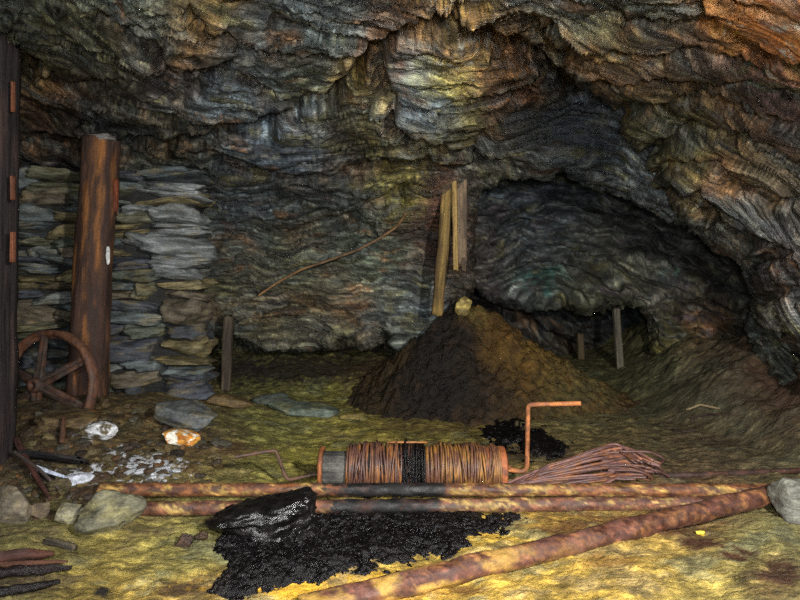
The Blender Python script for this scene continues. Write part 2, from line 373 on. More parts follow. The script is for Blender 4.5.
# ------------------------------------------------------------------ roof + back wall
ROOF = [(-560,-380,1.6),(0,-380,1.45),(400,-380,1.4),(800,-380,1.3),(-560,-100,2.2),(-560,100,3.3),(-560,300,4.5),(-560,430,4.8),(-250,-150,2.0),(100,-150,1.95),(400,-150,1.85),(700,-150,1.8),(1000,-150,1.6),
 (-250,0,3.2),(0,0,3.5),(150,0,3.1),(300,0,2.8),(450,0,2.6),(600,0,2.7),(800,0,2.4),(1000,0,2.2),
 (-200,60,4.4),(0,60,4.6),(140,60,4.1),(250,60,3.7),(340,60,3.45),(430,60,3.4),(520,50,3.5),
 (0,115,5.6),(130,112,5.5),(240,110,4.7),(350,105,4.3),(430,110,4.05),(510,100,4.5),(580,95,5.2),
 (-200,165,6.6),(0,165,6.9),(130,160,6.9),(240,160,6.0),(340,160,5.6),(430,160,5.2),(500,155,5.6),(570,160,6.0),(650,170,5.9),(720,200,5.8),(800,250,5.6),
 (-200,240,7),(0,240,7.4),(140,230,7.4),(250,220,7.3),(340,230,7.1),(420,230,6.6),(460,240,6.8),
 (0,310,7.5),(140,310,7.5),(240,300,7.4),(340,300,7.1),(430,310,7.1),(800,330,5.4),(760,380,5.6),
 (240,345,7.4),(330,335,7.1),(400,340,7.2),(0,430,8),(240,430,8),(400,430,8),(460,430,7.6),(900,300,4.6),(900,450,4.6)]
roofd = tps(ROOF)
ARCH = [(464,470),(463,300),(470,262),(474,225),(482,195),(500,181),(530,177),(562,173),(590,177),(615,187),(641,201),(675,227),(716,251),(744,266),(752,298),(749,330),(775,400),(800,470)]
SL, OL, RU, OR, YE, PU, GR, DK = (86,94,98),(100,98,62),(104,66,38),(196,104,36),(150,128,52),(96,80,88),(104,114,100),(44,44,46)
cM = [(60,20,(60,30),OL),(140,10,40,GR),(30,60,30,OL),(95,45,(40,25),(60,66,70)),(45,95,40,RU),(120,70,30,OL),(150,75,25,PU),
 (210,25,40,(130,100,40)),(130,30,15,RU),(195,50,25,RU),(250,60,40,SL),(300,30,40,SL),(220,95,(40,25),(104,120,132)),(240,50,25,(96,108,112)),(300,60,30,GR),
 (320,95,30,(110,108,70)),(350,80,18,(150,122,50)),(380,60,20,RU),(300,120,(50,18),(110,124,132)),(280,150,(45,20),(86,100,116)),(340,140,25,(92,76,66)),(370,130,22,(120,110,50)),
 (410,15,30,RU),(440,10,30,(126,104,52)),(470,5,22,(150,120,60)),(410,95,(22,35),(98,116,128)),(440,80,(30,16),(160,152,66)),(430,115,20,(96,112,120)),(455,70,16,(170,150,90)),(475,70,20,(160,130,80)),
 (490,40,30,(120,92,40)),(520,50,35,RU),(500,85,25,(126,84,52)),(470,125,22,(116,108,54)),(520,90,20,(140,92,50)),(430,145,20,(108,104,60)),(400,160,25,(110,98,60)),(545,30,25,(96,100,84)),
 (500,140,35,(70,66,58)),(560,130,50,(50,58,68)),(600,150,40,(58,66,74)),(560,100,30,(54,58,62)),(560,60,25,(92,84,62)),
 (100,130,50,(66,72,72)),(180,140,40,(76,78,66)),(260,200,(60,40),(62,72,82)),(230,260,50,(64,70,66)),(330,200,40,(78,84,84)),(400,190,24,(118,116,50)),(430,210,26,(84,56,46)),
 (300,260,50,(80,82,62)),(370,265,35,(86,100,84)),(350,300,30,(100,80,60)),(260,310,40,(92,84,56)),(420,300,25,(84,92,96)),(320,330,40,(70,70,60)),(450,280,20,(70,64,50)),
 (400,330,25,(74,78,72)),(640,190,22,(140,146,148)),(670,208,18,(146,150,150)),(700,232,18,(130,126,116)),(725,250,16,(120,112,96)),(605,176,14,(120,124,120)),(540,172,14,(120,124,110)),(500,178,12,(120,118,90)),(425,230,(26,40),(72,44,32)),(445,200,(22,26),(84,50,32)),(455,260,(16,40),(60,42,34)),(400,200,(16,14),(130,126,50)),(0,180,40,(60,64,66)),(80,180,40,(60,64,66))]  # pale grey patches along the right arch lip paint in its highlights
crM = [([(265,133),(300,118),(332,105),(355,80),(372,50),(383,44),(427,27),(467,7),(490,-10)], 7, .16),
 ([(383,44),(378,70),(382,95),(398,125),(430,148),(465,158),(490,150)], 6, .12),
 ([(430,30),(470,34),(500,50),(545,62),(565,80)], 9, .16),([(0,60),(40,75),(95,88),(130,105),(175,118)], 5, .10),
 ([(100,0),(130,25),(160,45),(170,70),(230,66)], 4, .09),([(160,-10),(205,28),(240,52),(300,60),(340,66)], 4, .07),
 ([(0,148),(60,140),(120,150),(200,142),(265,133)], 7, .12),([(480,160),(500,128),(520,95),(560,85),(600,110)], 6, .12),
 ([(270,30),(300,28),(360,40)], 4, .06),([(210,170),(300,180),(380,172),(430,165)], 5, .08),
 ([(215,245),(270,240),(330,225),(400,195)], 5, .06),([(220,320),(290,300),(340,318),(390,335)], 5, .08),([(180,100),(215,72),(250,86),(268,110)], 5, .07)]
regM = [(60,40,90,32),(60,110,80,34),(180,30,80,44),(240,90,60,30),(320,40,60,26),(330,110,50,-28),(420,90,50,46),(480,40,50,10),(520,90,50,-25),(470,140,50,20),
 (130,140,70,5),(270,180,80,-5),(380,190,60,-18),(270,260,80,-20),(380,260,60,-12),(250,330,80,8),(380,320,60,5),(580,30,80,25),(570,120,60,12),(640,160,50,38),(-150,60,150,20),(700,240,60,35)]
def lipM(px, py): return .55*np.ones(px.shape), 26*np.ones(px.shape)
recess = [(205,430),(212,345),(255,352),(300,352),(330,345),(352,340),(392,336),(400,350),(402,430)]
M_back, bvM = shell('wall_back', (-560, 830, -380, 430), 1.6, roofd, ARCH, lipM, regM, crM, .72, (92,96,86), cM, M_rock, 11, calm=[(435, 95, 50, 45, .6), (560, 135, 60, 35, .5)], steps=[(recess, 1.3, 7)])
# ------------------------------------------------------------------ near right rock mass
RD = tps([(440,-380,1.4),(800,-380,1.25),(1400,-380,.95),(1400,-100,1.2),(1400,100,1.6),(1400,300,1.9),(1400,480,1.9),(450,-150,1.85),(700,-150,1.7),(1000,-150,1.4),(540,0,2.6),(640,0,2.55),(720,0,2.4),(800,0,2.15),(1000,0,1.8),
 (565,55,3.4),(640,60,3.3),(720,60,3.0),(800,60,2.7),(1000,60,2.2),(600,100,4.2),(660,110,4.0),(740,110,3.7),(800,120,3.4),(1000,120,2.7),
 (640,150,4.9),(700,165,4.7),(780,180,4.2),(680,205,5.2),(740,240,5.1),(800,240,4.5),(760,290,5.2),(800,300,4.6),(1000,300,3.0),(770,340,5.2),(800,370,4.7),(860,430,4.2),(1000,500,2.8)])
RH = [(360,-500),(470,-400),(500,-170),(512,-60),(535,10),(558,46),(568,68),(587,88),(606,103),(621,115),(628,132),(651,148),(653,166),(666,190),(690,214),(719,229),(747,243),(757,262),(762,298),(765,328),(790,352),(812,380),(850,520),(380,520)]
def lipR(px, py): k = sstep(-20, 130, py); return .08+.5*k, 8+16*k
cR = [(765,18,(55,26),(246,150,62)),(780,50,(40,18),(240,156,84)),(790,45,(40,26),(216,138,72)),(735,35,18,(220,166,84)),(790,5,30,(222,120,44)),(775,30,(30,20),(224,130,52)),(712,8,(14,12),(216,150,70)),(770,50,20,(160,110,70)),(900,40,80,(200,110,40)),
 (640,15,(40,20),(110,118,104)),(600,20,30,(94,98,74)),(580,50,22,(120,82,44)),(620,40,30,(130,112,60)),(670,40,30,(110,110,92)),(690,70,30,(120,96,90)),(600,75,25,(104,84,64)),(640,70,30,(110,76,72)),
 (720,80,30,(90,80,74)),(760,90,40,(96,82,86)),(680,100,40,(110,104,66)),(720,115,40,(108,80,60)),(780,120,30,(104,76,72)),(640,115,25,(112,108,68)),(660,130,20,(118,122,100)),(700,140,40,(112,108,72)),(770,150,40,(110,92,82)),
 (700,165,25,(130,122,60)),(720,180,22,(164,92,62)),(750,170,30,(112,104,56)),(690,185,25,(104,106,84)),(790,180,40,(96,88,66)),(740,210,30,(104,112,118)),(770,230,30,(104,112,120)),(710,210,20,(98,96,70)),
 (790,260,40,(104,106,110)),(770,280,25,(112,84,66)),(790,310,35,(92,98,100)),(800,340,30,(120,120,112)),(770,320,15,(90,86,76))]
crR = [([(725,-4),(745,8),(766,17),(800,29),(900,60)], 5, .22),([(690,-10),(705,10),(722,30),(745,48),(770,62),(800,72),(860,90)], 5, .10),
 ([(600,0),(640,25),(690,28),(720,30)], 5, .08),([(565,50),(610,45),(660,62),(700,58),(760,75)], 5, .10),([(590,85),(640,85),(690,95),(740,90),(800,110)], 5, .09),
 ([(621,115),(660,112),(700,105),(750,125),(800,128)], 5, .09),([(651,148),(690,140),(740,140),(770,150),(800,165)], 6, .14),([(655,170),(690,160),(715,170),(740,185),(790,200)], 5, .12),
 ([(668,190),(700,200),(719,228)], 5, .10),([(699,190),(712,215),(725,232),(749,240),(790,254),(800,270)], 6, .15),([(757,262),(790,254)], 4, .1),([(763,298),(785,290),(800,300)], 5, .08),([(766,328),(780,335),(800,358)], 5, .15)]
regR = [(760,30,60,30),(640,20,70,24),(600,70,60,22),(700,80,70,26),(660,120,50,12),(740,130,70,24),(700,180,50,20),(760,200,60,30),(770,260,50,60),(790,320,50,50),(900,100,100,25)]
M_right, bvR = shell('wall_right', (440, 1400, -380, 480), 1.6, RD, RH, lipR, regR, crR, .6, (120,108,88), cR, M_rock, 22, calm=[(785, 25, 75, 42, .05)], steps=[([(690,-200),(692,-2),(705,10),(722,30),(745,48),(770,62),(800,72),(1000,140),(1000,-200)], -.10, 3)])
# ------------------------------------------------------------------ tunnel behind the arch
TD = tps([(420,150,8.2),(560,140,8.3),(700,150,8.4),(850,200,8.0),(440,220,8.0),(500,210,8.3),(600,210,8.7),(700,230,8.6),(480,270,7.8),(560,260,8.4),(650,270,8.3),(740,290,7.8),(500,295,7.9),(570,295,8.2),(640,300,8.0),
 (680,330,7.7),(740,340,7.2),(660,380,7.6),(760,420,6.8),(850,300,7.2),(450,420,8),(850,430,6.6)])
TH = [(440,440),(440,292),(467,289),(501,302),(535,308),(569,305),(590,308),(616,313),(640,306),(647,320),(648,359),(652,440)]
def lipT(px, py): return .4*np.ones(px.shape), 10*np.ones(px.shape)
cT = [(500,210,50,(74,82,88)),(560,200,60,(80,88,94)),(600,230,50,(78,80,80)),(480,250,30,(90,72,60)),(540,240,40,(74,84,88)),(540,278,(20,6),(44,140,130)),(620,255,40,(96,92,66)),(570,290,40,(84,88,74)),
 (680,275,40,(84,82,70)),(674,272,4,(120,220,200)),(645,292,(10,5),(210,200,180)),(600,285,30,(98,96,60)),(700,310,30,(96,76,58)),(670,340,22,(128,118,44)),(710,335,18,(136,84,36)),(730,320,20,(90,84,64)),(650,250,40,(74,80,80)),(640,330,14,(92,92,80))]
crT = [([(467,288),(500,275),(520,262),(545,258),(580,262),(620,285)], 4, .10),([(490,240),(520,215),(570,200),(640,215),(690,250)], 4, .08),([(570,270),(600,300),(640,300),(680,320)], 4, .1),([(650,300),(700,290),(740,310)], 4, .08)]
regT = [(480,240,40,-50),(510,215,40,-25),(560,200,50,5),(640,220,50,22),(700,260,50,30),(500,275,30,-30),(560,265,50,10),(620,285,40,20),(690,320,40,15),(560,300,40,5)]
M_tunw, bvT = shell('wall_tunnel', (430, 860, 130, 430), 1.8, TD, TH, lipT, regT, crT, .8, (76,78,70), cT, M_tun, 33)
ID = tps([(420,270,9.6),(540,270,9.2),(680,270,9.0),(420,340,10),(500,340,10),(560,330,9.6),(620,340,10.6),(680,340,9.6),(420,440,11),(560,440,11),(700,440,10)])
regI = [(480,320,50,14),(560,330,50,24),(640,330,50,40)]
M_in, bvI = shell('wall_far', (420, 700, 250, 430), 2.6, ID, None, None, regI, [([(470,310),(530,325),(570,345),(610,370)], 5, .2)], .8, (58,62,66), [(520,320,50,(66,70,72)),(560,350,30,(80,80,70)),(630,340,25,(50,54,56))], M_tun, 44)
# ------------------------------------------------------------------ floor
def fl(x, y):
    x0 = np.interp(y, [2, 3.8, 4.6, 5.8, 7, 8, 10], [3.5, 3.2, 2.95, 2.62, 2.62, 2.95, 3.3])
    z = .62*np.maximum(np.sqrt((x-x0+.2)**2+.1)-.3+(x-x0), 0)*.55
    z = np.where(z > .36, .36+.3*(1-np.exp(-(z-.36)/.3)), z)+sstep(.08, .4, z)*(.16*fbm(x*1.6, y*1.6, 1, 4, 13)+.05*ridged(x*4, y*4, 1, 3, 14))+sstep(6, 8.5, y)*.08*sstep(1.5, 2.5, x)
    z = z+.30*np.exp(-(((x+3.2)/1.5)**2+((y-5.5)/.9)**2))+.10*np.exp(-(((x+2.6)/.9)**2+((y-4.5)/.5)**2))
    z = z+.34*sstep(6.7, 8.0, y)*sstep(1.2, -.3, x)
    z = z+.05*np.exp(-(((x+.35)/.55)**2+((y-2.72)/.14)**2))
    z = z+.045*fbm(x*.9, y*.9, 0, 3, 3)+.022*fbm(x*3.5, y*3.5, 0, 3, 5)
    return z-.0*x
def flfine(x, y):
    t = y*5+x*1.2+1.3*fbm(x*1.2, y*1.2, 2, 3, 6)
    led = (cellr(t, x*2+9*cellr(t, t*0, 2), 3)-.5)*.02
    return fl(x, y)+led*sstep(3, 4.5, y)+.010*fbm(x*9, y*14, 0, 5, 7, .7)+.02*sstep(.35, .8, fbm(x*5, y*5, 4, 3, 8))
rows = 1.2*(11.5/1.2)**(np.arange(470)/469); tt = np.linspace(-1.0, 1.0, 720)
YY, TT = np.meshgrid(rows, tt, indexing='ij'); XX = YY*TT; ZZ = flfine(XX, YY)
P = np.stack([XX, YY, ZZ], -1); PX, PY = proj(P)
jx = 14*perlin(XX*1.7, YY*1.7, 0, 1)+7*perlin(XX*5, YY*5, 0, 2)+4*perlin(XX*14, YY*14, 0, 4); jy = 10*perlin(XX*1.7, YY*1.7, 3, 3)+4*perlin(XX*5, YY*5, 3, 5)
cF = [(560,590,(120,16),(196,158,46)),(400,575,(60,10),(196,156,44)),(620,560,(90,20),(184,150,56)),(150,540,60,(150,140,66)),(60,540,50,(132,122,60)),(230,520,40,(142,132,60)),(110,580,50,(160,132,40)),(300,585,(80,14),(226,170,20)),(400,590,(70,12),(214,160,30)),(170,592,(50,12),(150,110,30)),
 (280,430,60,(126,124,50)),(330,440,50,(142,138,44)),(240,410,40,(100,98,56)),(300,405,30,(110,112,66)),(420,430,50,(132,124,40)),(480,420,40,(130,110,40)),(580,420,50,(92,88,50)),(640,400,60,(86,86,56)),
 (700,400,50,(84,84,62)),(760,400,50,(84,78,60)),(740,440,50,(92,90,62)),(680,440,40,(96,88,52)),(620,440,30,(120,92,40)),(775,390,30,(84,60,40)),(750,350,24,(92,64,40)),(790,420,26,(88,66,44)),(765,370,30,(96,70,46)),(720,360,30,(76,70,60)),(700,345,20,(110,80,40)),
 (620,530,(60,12),(112,78,34)),(540,515,(50,8),(150,110,30)),(560,560,60,(176,144,44)),(500,585,70,(190,156,40)),(640,560,50,(168,138,48)),(700,580,50,(160,142,62)),(740,550,30,(142,134,70)),(700,540,(16,10),(84,50,24)),(770,575,22,(96,60,28)),(650,520,(60,8),(110,76,36)),
 (770,530,40,(138,132,76)),(480,530,(30,14),(206,166,40)),(60,430,60,(76,56,34)),(140,450,50,(92,72,40)),(200,440,40,(104,78,44)),(30,470,40,(60,46,34)),(40,510,30,(110,104,60)),
 (350,480,60,(150,120,40)),(700,478,60,(104,62,36)),(560,470,40,(140,110,40)),(400,400,40,(80,60,34)),(520,440,20,(30,24,20)),(550,450,18,(40,30,22)),(500,455,20,(70,54,28)),(690,495,(70,6),(150,100,30)),(610,378,30,(100,98,56))]
C = colfield(PX+jx, PY+jy, (112,104,62), cF)
n1 = fbm(XX*2.5, YY*4, 0, 5, 61, .6); n2 = fbm(XX*4+5, YY*6, 2, 5, 62, .65); lum = C.mean(-1, keepdims=True)
k = (sstep(.15, .6, n1)*.6)[..., None]; C = C*(1-k)+k*lum*np.array([1.15, .85, .35])
k = (sstep(.15, .6, -n1)*.5)[..., None]; C = C*(1-k)+k*lum*np.array([.95, 1.05, .6])
C = C*(1+.5*n2)[..., None]
C = C*np.exp(.8*fbm(XX*9, YY*22, 0, 5, 63, .7))[..., None]
C = C*.88+C.mean(-1, keepdims=True)*.08
for (x, y, rx, ry, c_, s_) in ((700,540,22,7,(74,44,22),1),(735,556,22,7,(74,44,22),1),(775,574,26,10,(70,44,24),1),(672,528,18,5,(84,52,26),.9),(640,518,50,6,(100,64,28),.9),(560,524,40,6,(110,74,30),.8),
        (610,562,30,6,(128,92,34),.8),(470,592,20,5,(110,72,28),.8),(180,590,26,8,(70,50,28),.9),(105,594,12,5,(30,24,20),1),(540,455,60,8,(60,44,24),.7),(440,428,50,6,(80,62,28),.7),
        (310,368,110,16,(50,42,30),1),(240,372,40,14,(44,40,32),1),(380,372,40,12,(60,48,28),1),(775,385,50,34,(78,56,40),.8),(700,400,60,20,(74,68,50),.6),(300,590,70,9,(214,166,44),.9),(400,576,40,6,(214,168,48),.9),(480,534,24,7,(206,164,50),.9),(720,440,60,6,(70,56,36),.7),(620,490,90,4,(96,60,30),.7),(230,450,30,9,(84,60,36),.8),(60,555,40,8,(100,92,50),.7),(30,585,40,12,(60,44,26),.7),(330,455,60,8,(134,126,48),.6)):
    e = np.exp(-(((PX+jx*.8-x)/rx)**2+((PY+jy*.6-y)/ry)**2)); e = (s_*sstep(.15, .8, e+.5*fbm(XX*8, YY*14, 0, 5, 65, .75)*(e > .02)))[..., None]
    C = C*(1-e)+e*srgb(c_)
wh = np.zeros(PX.shape)
for (x, y, rx, ry, s_) in ((92,430,15,9,1),(150,468,34,13,.8),(75,478,22,8,.95),(95,470,14,6,.7),(120,455,20,6,.5)):
    wh = np.maximum(wh, s_*np.exp(-(((PX+jx*.4-x)/rx)**2+((PY+jy*.4-y)/ry)**2)))
k = sstep(.42, .6, wh+.55*fbm(XX*16, YY*20, 0, 4, 66, .75))[..., None]*(wh > .1)[..., None]; C = C*(1-k)+k*srgb((214,218,226))
f = gridfaces(*YY.shape)
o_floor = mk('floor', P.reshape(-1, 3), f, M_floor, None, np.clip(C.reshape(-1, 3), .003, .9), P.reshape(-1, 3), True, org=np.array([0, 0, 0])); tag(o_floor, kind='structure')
bvF = BVHTree.FromPolygons(P.reshape(-1, 3).tolist(), f.tolist())
def ray(px, py):
    d = at(px, py, 1.0)-np.array([0, 0, H]); return d/np.linalg.norm(d)
def gp(px, py, dz=0, bv=None):
    h = (bv or bvF).ray_cast(Vector((0, 0, H)), Vector(ray(px, py)))
    p = np.array(h[0]) if h[0] is not None else at(px, py, 6.)
    return p+np.array([0, 0, dz])
def rest(px, py, dz): return gp(px, py, dz)
def gz(x, y): return float(flfine(np.array([x*1.]), np.array([y*1.]))[0])
# ------------------------------------------------------------------ spoil heap in the middle
hx, hy = .66, 6.75
g1 = np.linspace(-1.4, 3.6, 330); g2 = np.linspace(5.0, 8.4, 230); HX, HY = np.meshgrid(g1, g2, indexing='ij')
def heap(x, y):
    dx = x-hx+.12*perlin(x*2, y*2, 0, 31); dy = y-hy+.12*perlin(x*2, y*2, 5, 31)
    ax = np.where(dx < 0, 1.25, 2.05); ay = np.where(dy < 0, 1.35, 1.2)
    r = np.hypot(dx/ax, dy/ay)
    return 1.13*np.maximum(1-r, -.3)**1.0*np.where(r < 1, np.maximum(1-r, 0)**.12, 1)-.06*0
r0 = np.hypot((HX-hx)/1.5, (HY-hy)/1.3)
HZ = fl(HX, HY)-.06+1.13*np.maximum(0, 1-np.hypot((HX-hx)/np.where(HX < hx, 1.3, 2.15), (HY-hy)/np.where(HY < hy, 1.25, 1.3)))**1.22
HZ += .09*ridged(HX*3, HY*3, 0, 4, 37)*sstep(1.2, .5, r0)+.12*fbm(HX*2, HY*2, 0, 4, 34)*sstep(1.2, .2, r0)+.05*fbm(HX*8, HY*8, 0, 4, 35, .6)*sstep(1.6, .9, r0)+.035*np.maximum(fbm(HX*14, HY*14, 0, 3, 36), 0)
keep = np.hypot((HX-hx)/np.where(HX < hx, 1.3, 2.15), (HY-hy)/np.where(HY < hy, 1.25, 1.3)) < 1.02
P = np.stack([HX, HY, HZ], -1); PX, PY = proj(P)
C = colfield(PX+10*perlin(HX*5, HY*5, 0, 1), PY+8*perlin(HX*5, HY*5, 2, 1), (76,58,32), [(430,350,(45,32),(18,14,13)),(400,375,(40,24),(20,16,14)),(440,395,(60,20),(18,15,13)),(470,350,(16,20),(30,22,16)),(450,330,22,(24,18,15)),(455,385,(40,16),(26,20,17)),(510,355,24,(106,78,28)),(490,330,14,(110,80,26)),(540,370,30,(124,96,32)),(580,375,30,(100,88,44)),(380,372,20,(90,70,30)),
   (395,350,12,(110,88,40)),(430,400,30,(30,24,20)),(520,385,30,(60,44,24)),(490,400,20,(54,40,22)),(570,395,30,(96,86,48)),(380,395,16,(70,56,30)),(475,312,12,(120,104,50)),(530,345,8,(140,112,50))])
nn_ = fbm(HX*5, HY*5, HZ*5, 4, 38, .65); k = (sstep(.2, .6, nn_)*.5)[..., None]*np.clip(.04+C.mean(-1, keepdims=True)*9, 0, 1); C = C*(1-k)+k*srgb((120,76,26)); C = C*.72; C = C*(1+.6*fbm(HX*12, HY*12, HZ*12, 3, 39))[..., None]
f = gridfaces(*HX.shape, keep); V, f, C = compact(P.reshape(-1, 3), f, C.reshape(-1, 3))
M_heap = mat('wet_spoil', (12, 12, 12), .6, (.3, .8), 1.0, .05, .4, 60)
oh = mk('spoil_heap', V, f, M_heap, None, np.clip(C, .002, .8), V, True)
tag(oh, 'tall cone of black and orange-brown mine spoil below the hanging planks', 'spoil heap', kind='stuff')
bvH = BVHTree.FromPolygons(V.tolist(), f.tolist())
# ------------------------------------------------------------------ black tar spill
def tarspill(label, spill, xr, yr, nx, ny):
    TX, TY = np.meshgrid(np.linspace(*xr, nx), np.linspace(*yr, ny), indexing='ij')
    Z0 = flfine(TX, TY); PX, PY = proj(np.stack([TX, TY, Z0], -1))
    s = segdist(PX, PY, spill, True)*np.where(inside(PX, PY, spill), 1, -1)+9*fbm(TX*7, TY*7, 0, 4, 41, .6)
    h = .035*(1-np.exp(-np.maximum(s+4, 0)/9))-.03*(s < -2)+.012*fbm(TX*14, TY*14, 0, 3, 42)+.010*fbm(TX*45, TY*45, 0, 2, 43)
    P = np.stack([TX, TY, Z0-.008+h], -1); f = gridfaces(*TX.shape, s > -5)
    k = (sstep(.25, .6, fbm(TX*3, TY*3, 0, 3, 44))*.6)[..., None]; C = srgb((9,7,8))*(1-k)+k*srgb((30,26,24))
    V, f, C = compact(P.reshape(-1, 3), f, (C*np.ones(P.shape)).reshape(-1, 3))
    tag(mk('tar_spill', V, f, M_tar, None, C, V, True), label, 'tar spill', kind='stuff')
tarspill('wide glossy black tar spill on the yellow mud before the pipes', [(210,590),(222,575),(232,565),(222,556),(215,545),(225,528),(300,515),(330,503),(430,503),(470,512),(505,517),(525,524),(500,532),(470,538),(470,546),(430,556),(415,564),(380,566),(340,574),(300,582),(268,594),(235,604)], (-1.35, .75), (2.4, 3.95), 420, 300)
tarspill('small black tar patch on the mud behind the right crank handle', [(482,424),(510,420),(545,432),(566,446),(560,456),(530,456),(500,446),(486,438)], (.4, 1.6), (4.0, 5.8), 200, 200)
# ------------------------------------------------------------------ dry stone wall on the left
WY = 6.1; xa, xb = float(at(-90, 300, WY)[0]), float(at(199, 300, WY)[0]); mb = MB(); z = .0; row = 0
rg = np.random.default_rng(5)
scol = [(70,78,80),(84,92,92),(96,96,78),(66,70,78),(92,84,70),(104,108,104),(74,80,70),(58,62,66),(100,92,66)]
ztop = float(at(0, 170, WY)[2])
while z < ztop-.02:
    hh = rg.uniform(.12, .27); hh = min(hh, ztop-z+.05)
    x = xb+rg.uniform(-.06, .03); side = x
    first = True
    while x > xa:
        w = rg.uniform(.2, .75) if not first else rg.uniform(.4, .8)
        dep = .5 if not first else .62
        sub = [(z, hh)] if rg.random() < .55 else [(z, hh*.52), (z+hh*.52, hh*.48)]
        for (zz, h2) in sub:
            c = (x-w/2, WY+dep/2+rg.uniform(-.05, .05), zz+h2/2+rg.uniform(-.01, .01)); sd = int(rg.integers(1, 9999))
            V, Fs, fo = stone(c, (w*1.08, dep, h2*1.16), sd, 14, 5.5, .22, (rg.uniform(-.08, .08), rg.uniform(-.12, .12), rg.uniform(-.15, .15)), .05, 8)
            k = srgb(scol[int(rg.integers(len(scol)))])*rg.uniform(.7, 1.15)
            px_ = proj(np.array(c)); 
            if 125 < px_[0] < 215 and px_[1] < 280 and rg.random() < .6: k = srgb((104,108,108))*rg.uniform(.85, 1.15)
            cc = np.ones((len(V), 3))*k; nz = fbm(V[:, 0]*4+sd, V[:, 1]*4, V[:, 2]*10, 4, 9, .6)
            q = (sstep(.15, .5, nz)*.35)[:, None]; cc = 1.35*cc*(1-q)+q*srgb((126,108,58)); cc = cc*(1+.6*fbm(V[:, 0]*5, V[:, 1]*5, V[:, 2]*22, 4, 12, .6))[:, None]
            mb.add(V, Fs, fo, np.clip(cc, .004, 1))
        x -= w*.99; first = False
    z += hh*.97; row += 1
V, Fs, fo = stone(((xa+xb)/2-.05, WY+.36, ztop/2-.05), (xb-xa-.1, .34, ztop-.1), 3, 8, 12, .01, None, 0, 0); mb.add(V, Fs, fo, srgb((30,30,30)))
ow = mb.build('dry_stone_wall', M_stone); tag(ow, 'tall dry stone packing wall of grey slabs behind the leaning log', 'stone wall')
# ------------------------------------------------------------------ timbers
def colnoise(V, base, alt, sc=6, thr=.1, seed=0, zs=.25, amt=.8):
    V = np.asarray(V); n = fbm(V[:, 0]*sc, V[:, 1]*sc, V[:, 2]*sc*zs, 4, seed, .6); q = (sstep(thr-.2, thr+.35, n)*amt)[:, None]
    return srgb(base)*(1-q)+q*srgb(alt)
base = at(87, 412, 5.62); top = at(101, 140, 5.78); P_ = resample([base, (base+top)/2+np.array([-.01, 0, 0]), top], 90)
lg = empty('pit_prop', gp(87, 412), 'thick brown leaning log prop before the stone wall and above the wheel', 'log prop')
V, Fs, fo = tube(P_, np.interp(np.linspace(0, 1, 90), [0, .5, 1], [.185, .17, .165]), 40, .10, 3)
n = V[:, 2]; c = colnoise(fo, (60,42,34), (138,90,46), 9, .05, 4, .12, .9); q = (sstep(.2, .6, fbm(fo[:, 0]*14, fo[:, 1]*14, fo[:, 2]*1.2, 4, 8))*.7)[:, None]; c = c*(1-q)+q*srgb((52,40,40))
mk('log', V, Fs, M_wood, lg, c, fo)
V, Fs, fo = stone(at(116, 196, 5.72), (.05, .06, .32), 5, 8, 4, .12); mk('bark_strip', V, Fs, M_wood, lg, srgb((120,62,36)), V*1.0)['label'] = 'reddish bark strip'
V, Fs, fo = stone(at(108, 255, 5.60), (.035, .03, .17), 6, 8, 3, .2); mk('fungus_patch', V, Fs, M_stone, lg, srgb((214,216,214)), fo)['label'] = 'white fungus patch'
V, Fs, fo = stone(at(102, 139, 5.72), (.26, .2, .07), 16, 8, 3, .25); mk('packing_wedge', V, Fs, M_stone, lg, srgb((112,108,104)), fo)
b0 = at(-11, 476, 4.15); t0 = at(-8, 41, 4.0)
lp = empty('timber_post', gp(2, 474), 'dark upright timber post at the left edge of the photo', 'timber post')
V, Fs, fo = box_beam(b0-np.array([0, 0, .05]), t0, .24, .22, seed=3, n=60, rough=.05); mk('post', V, Fs, M_wood, lp, colnoise(fo, (40,34,34), (74,56,50), 9, .1, 4, .1), fo)
for (x, y0, y1, w) in ((13, 82, 112, 2), (12.5, 176, 200, 3), (13, 232, 262, 3)):
    V, Fs, fo = box_beam(at(x, y0, 3.96), at(x, y1, 3.98), w/F*4, .03, seed=int(y0), n=8, rough=.2); mk('splinter', V, Fs, M_wood, lp, srgb((110,66,44)), fo)['label'] = 'orange-brown splinter'
def plank(name, label, cat, p0, p1, w, d, c1, c2, seed, group=None, **k):
    V, Fs, fo = box_beam(p0, p1, w, d, seed=seed, n=40, **k)
    return tag(mk(name, V, Fs, M_wood, None, colnoise(fo, c1, c2, 16, .1, seed, .1), fo), label, cat, group)
plank('plank', 'long yellow-brown plank leaning from the roof onto the heap top', 'plank', at(450, 168, 6.05), at(437, 315, 6.35), .12, .035, (136,112,62), (66,50,34), 11, roll=.5)
plank('plank', 'broad dark grey-brown plank hanging from the roof, rightmost of the three', 'plank', at(461, 166, 6.08), at(461, 262, 6.08), .12, .03, (116,98,76), (74,60,48), 12, roll=.2)
plank('plank', 'narrow tan plank hanging between the leaning and the broad dark planks', 'plank', at(454, 168, 6.0), at(456, 270, 6.0), .045, .03, (150,124,72), (90,70,44), 13, roll=.3)
plank('wood_stub', 'short split stub of wood below the broad dark hanging plank', 'wood piece', at(464, 258, 6.05), at(464, 271, 6.05), .04, .03, (96,78,58), (60,46,36), 14)
plank('pit_prop', 'thin grey upright prop in the low hole of the left chamber', 'prop', at(229, 316, 7.0), np.r_[at(226, 390, 7.0)], .10, .10, (84,74,60), (56,48,40), 15)
plank('pit_prop', 'tall thin grey prop standing in the dark far tunnel mouth', 'prop', at(616, 309, 8.35), at(620, 374, 8.2), .085, .09, (98,92,78), (62,58,50), 16)
plank('pit_prop', 'short dim prop left of the tall one in the far tunnel', 'prop', at(580, 334, 9.2), at(581, 372, 9.1), .09, .09, (82,70,48), (56,48,38), 17)
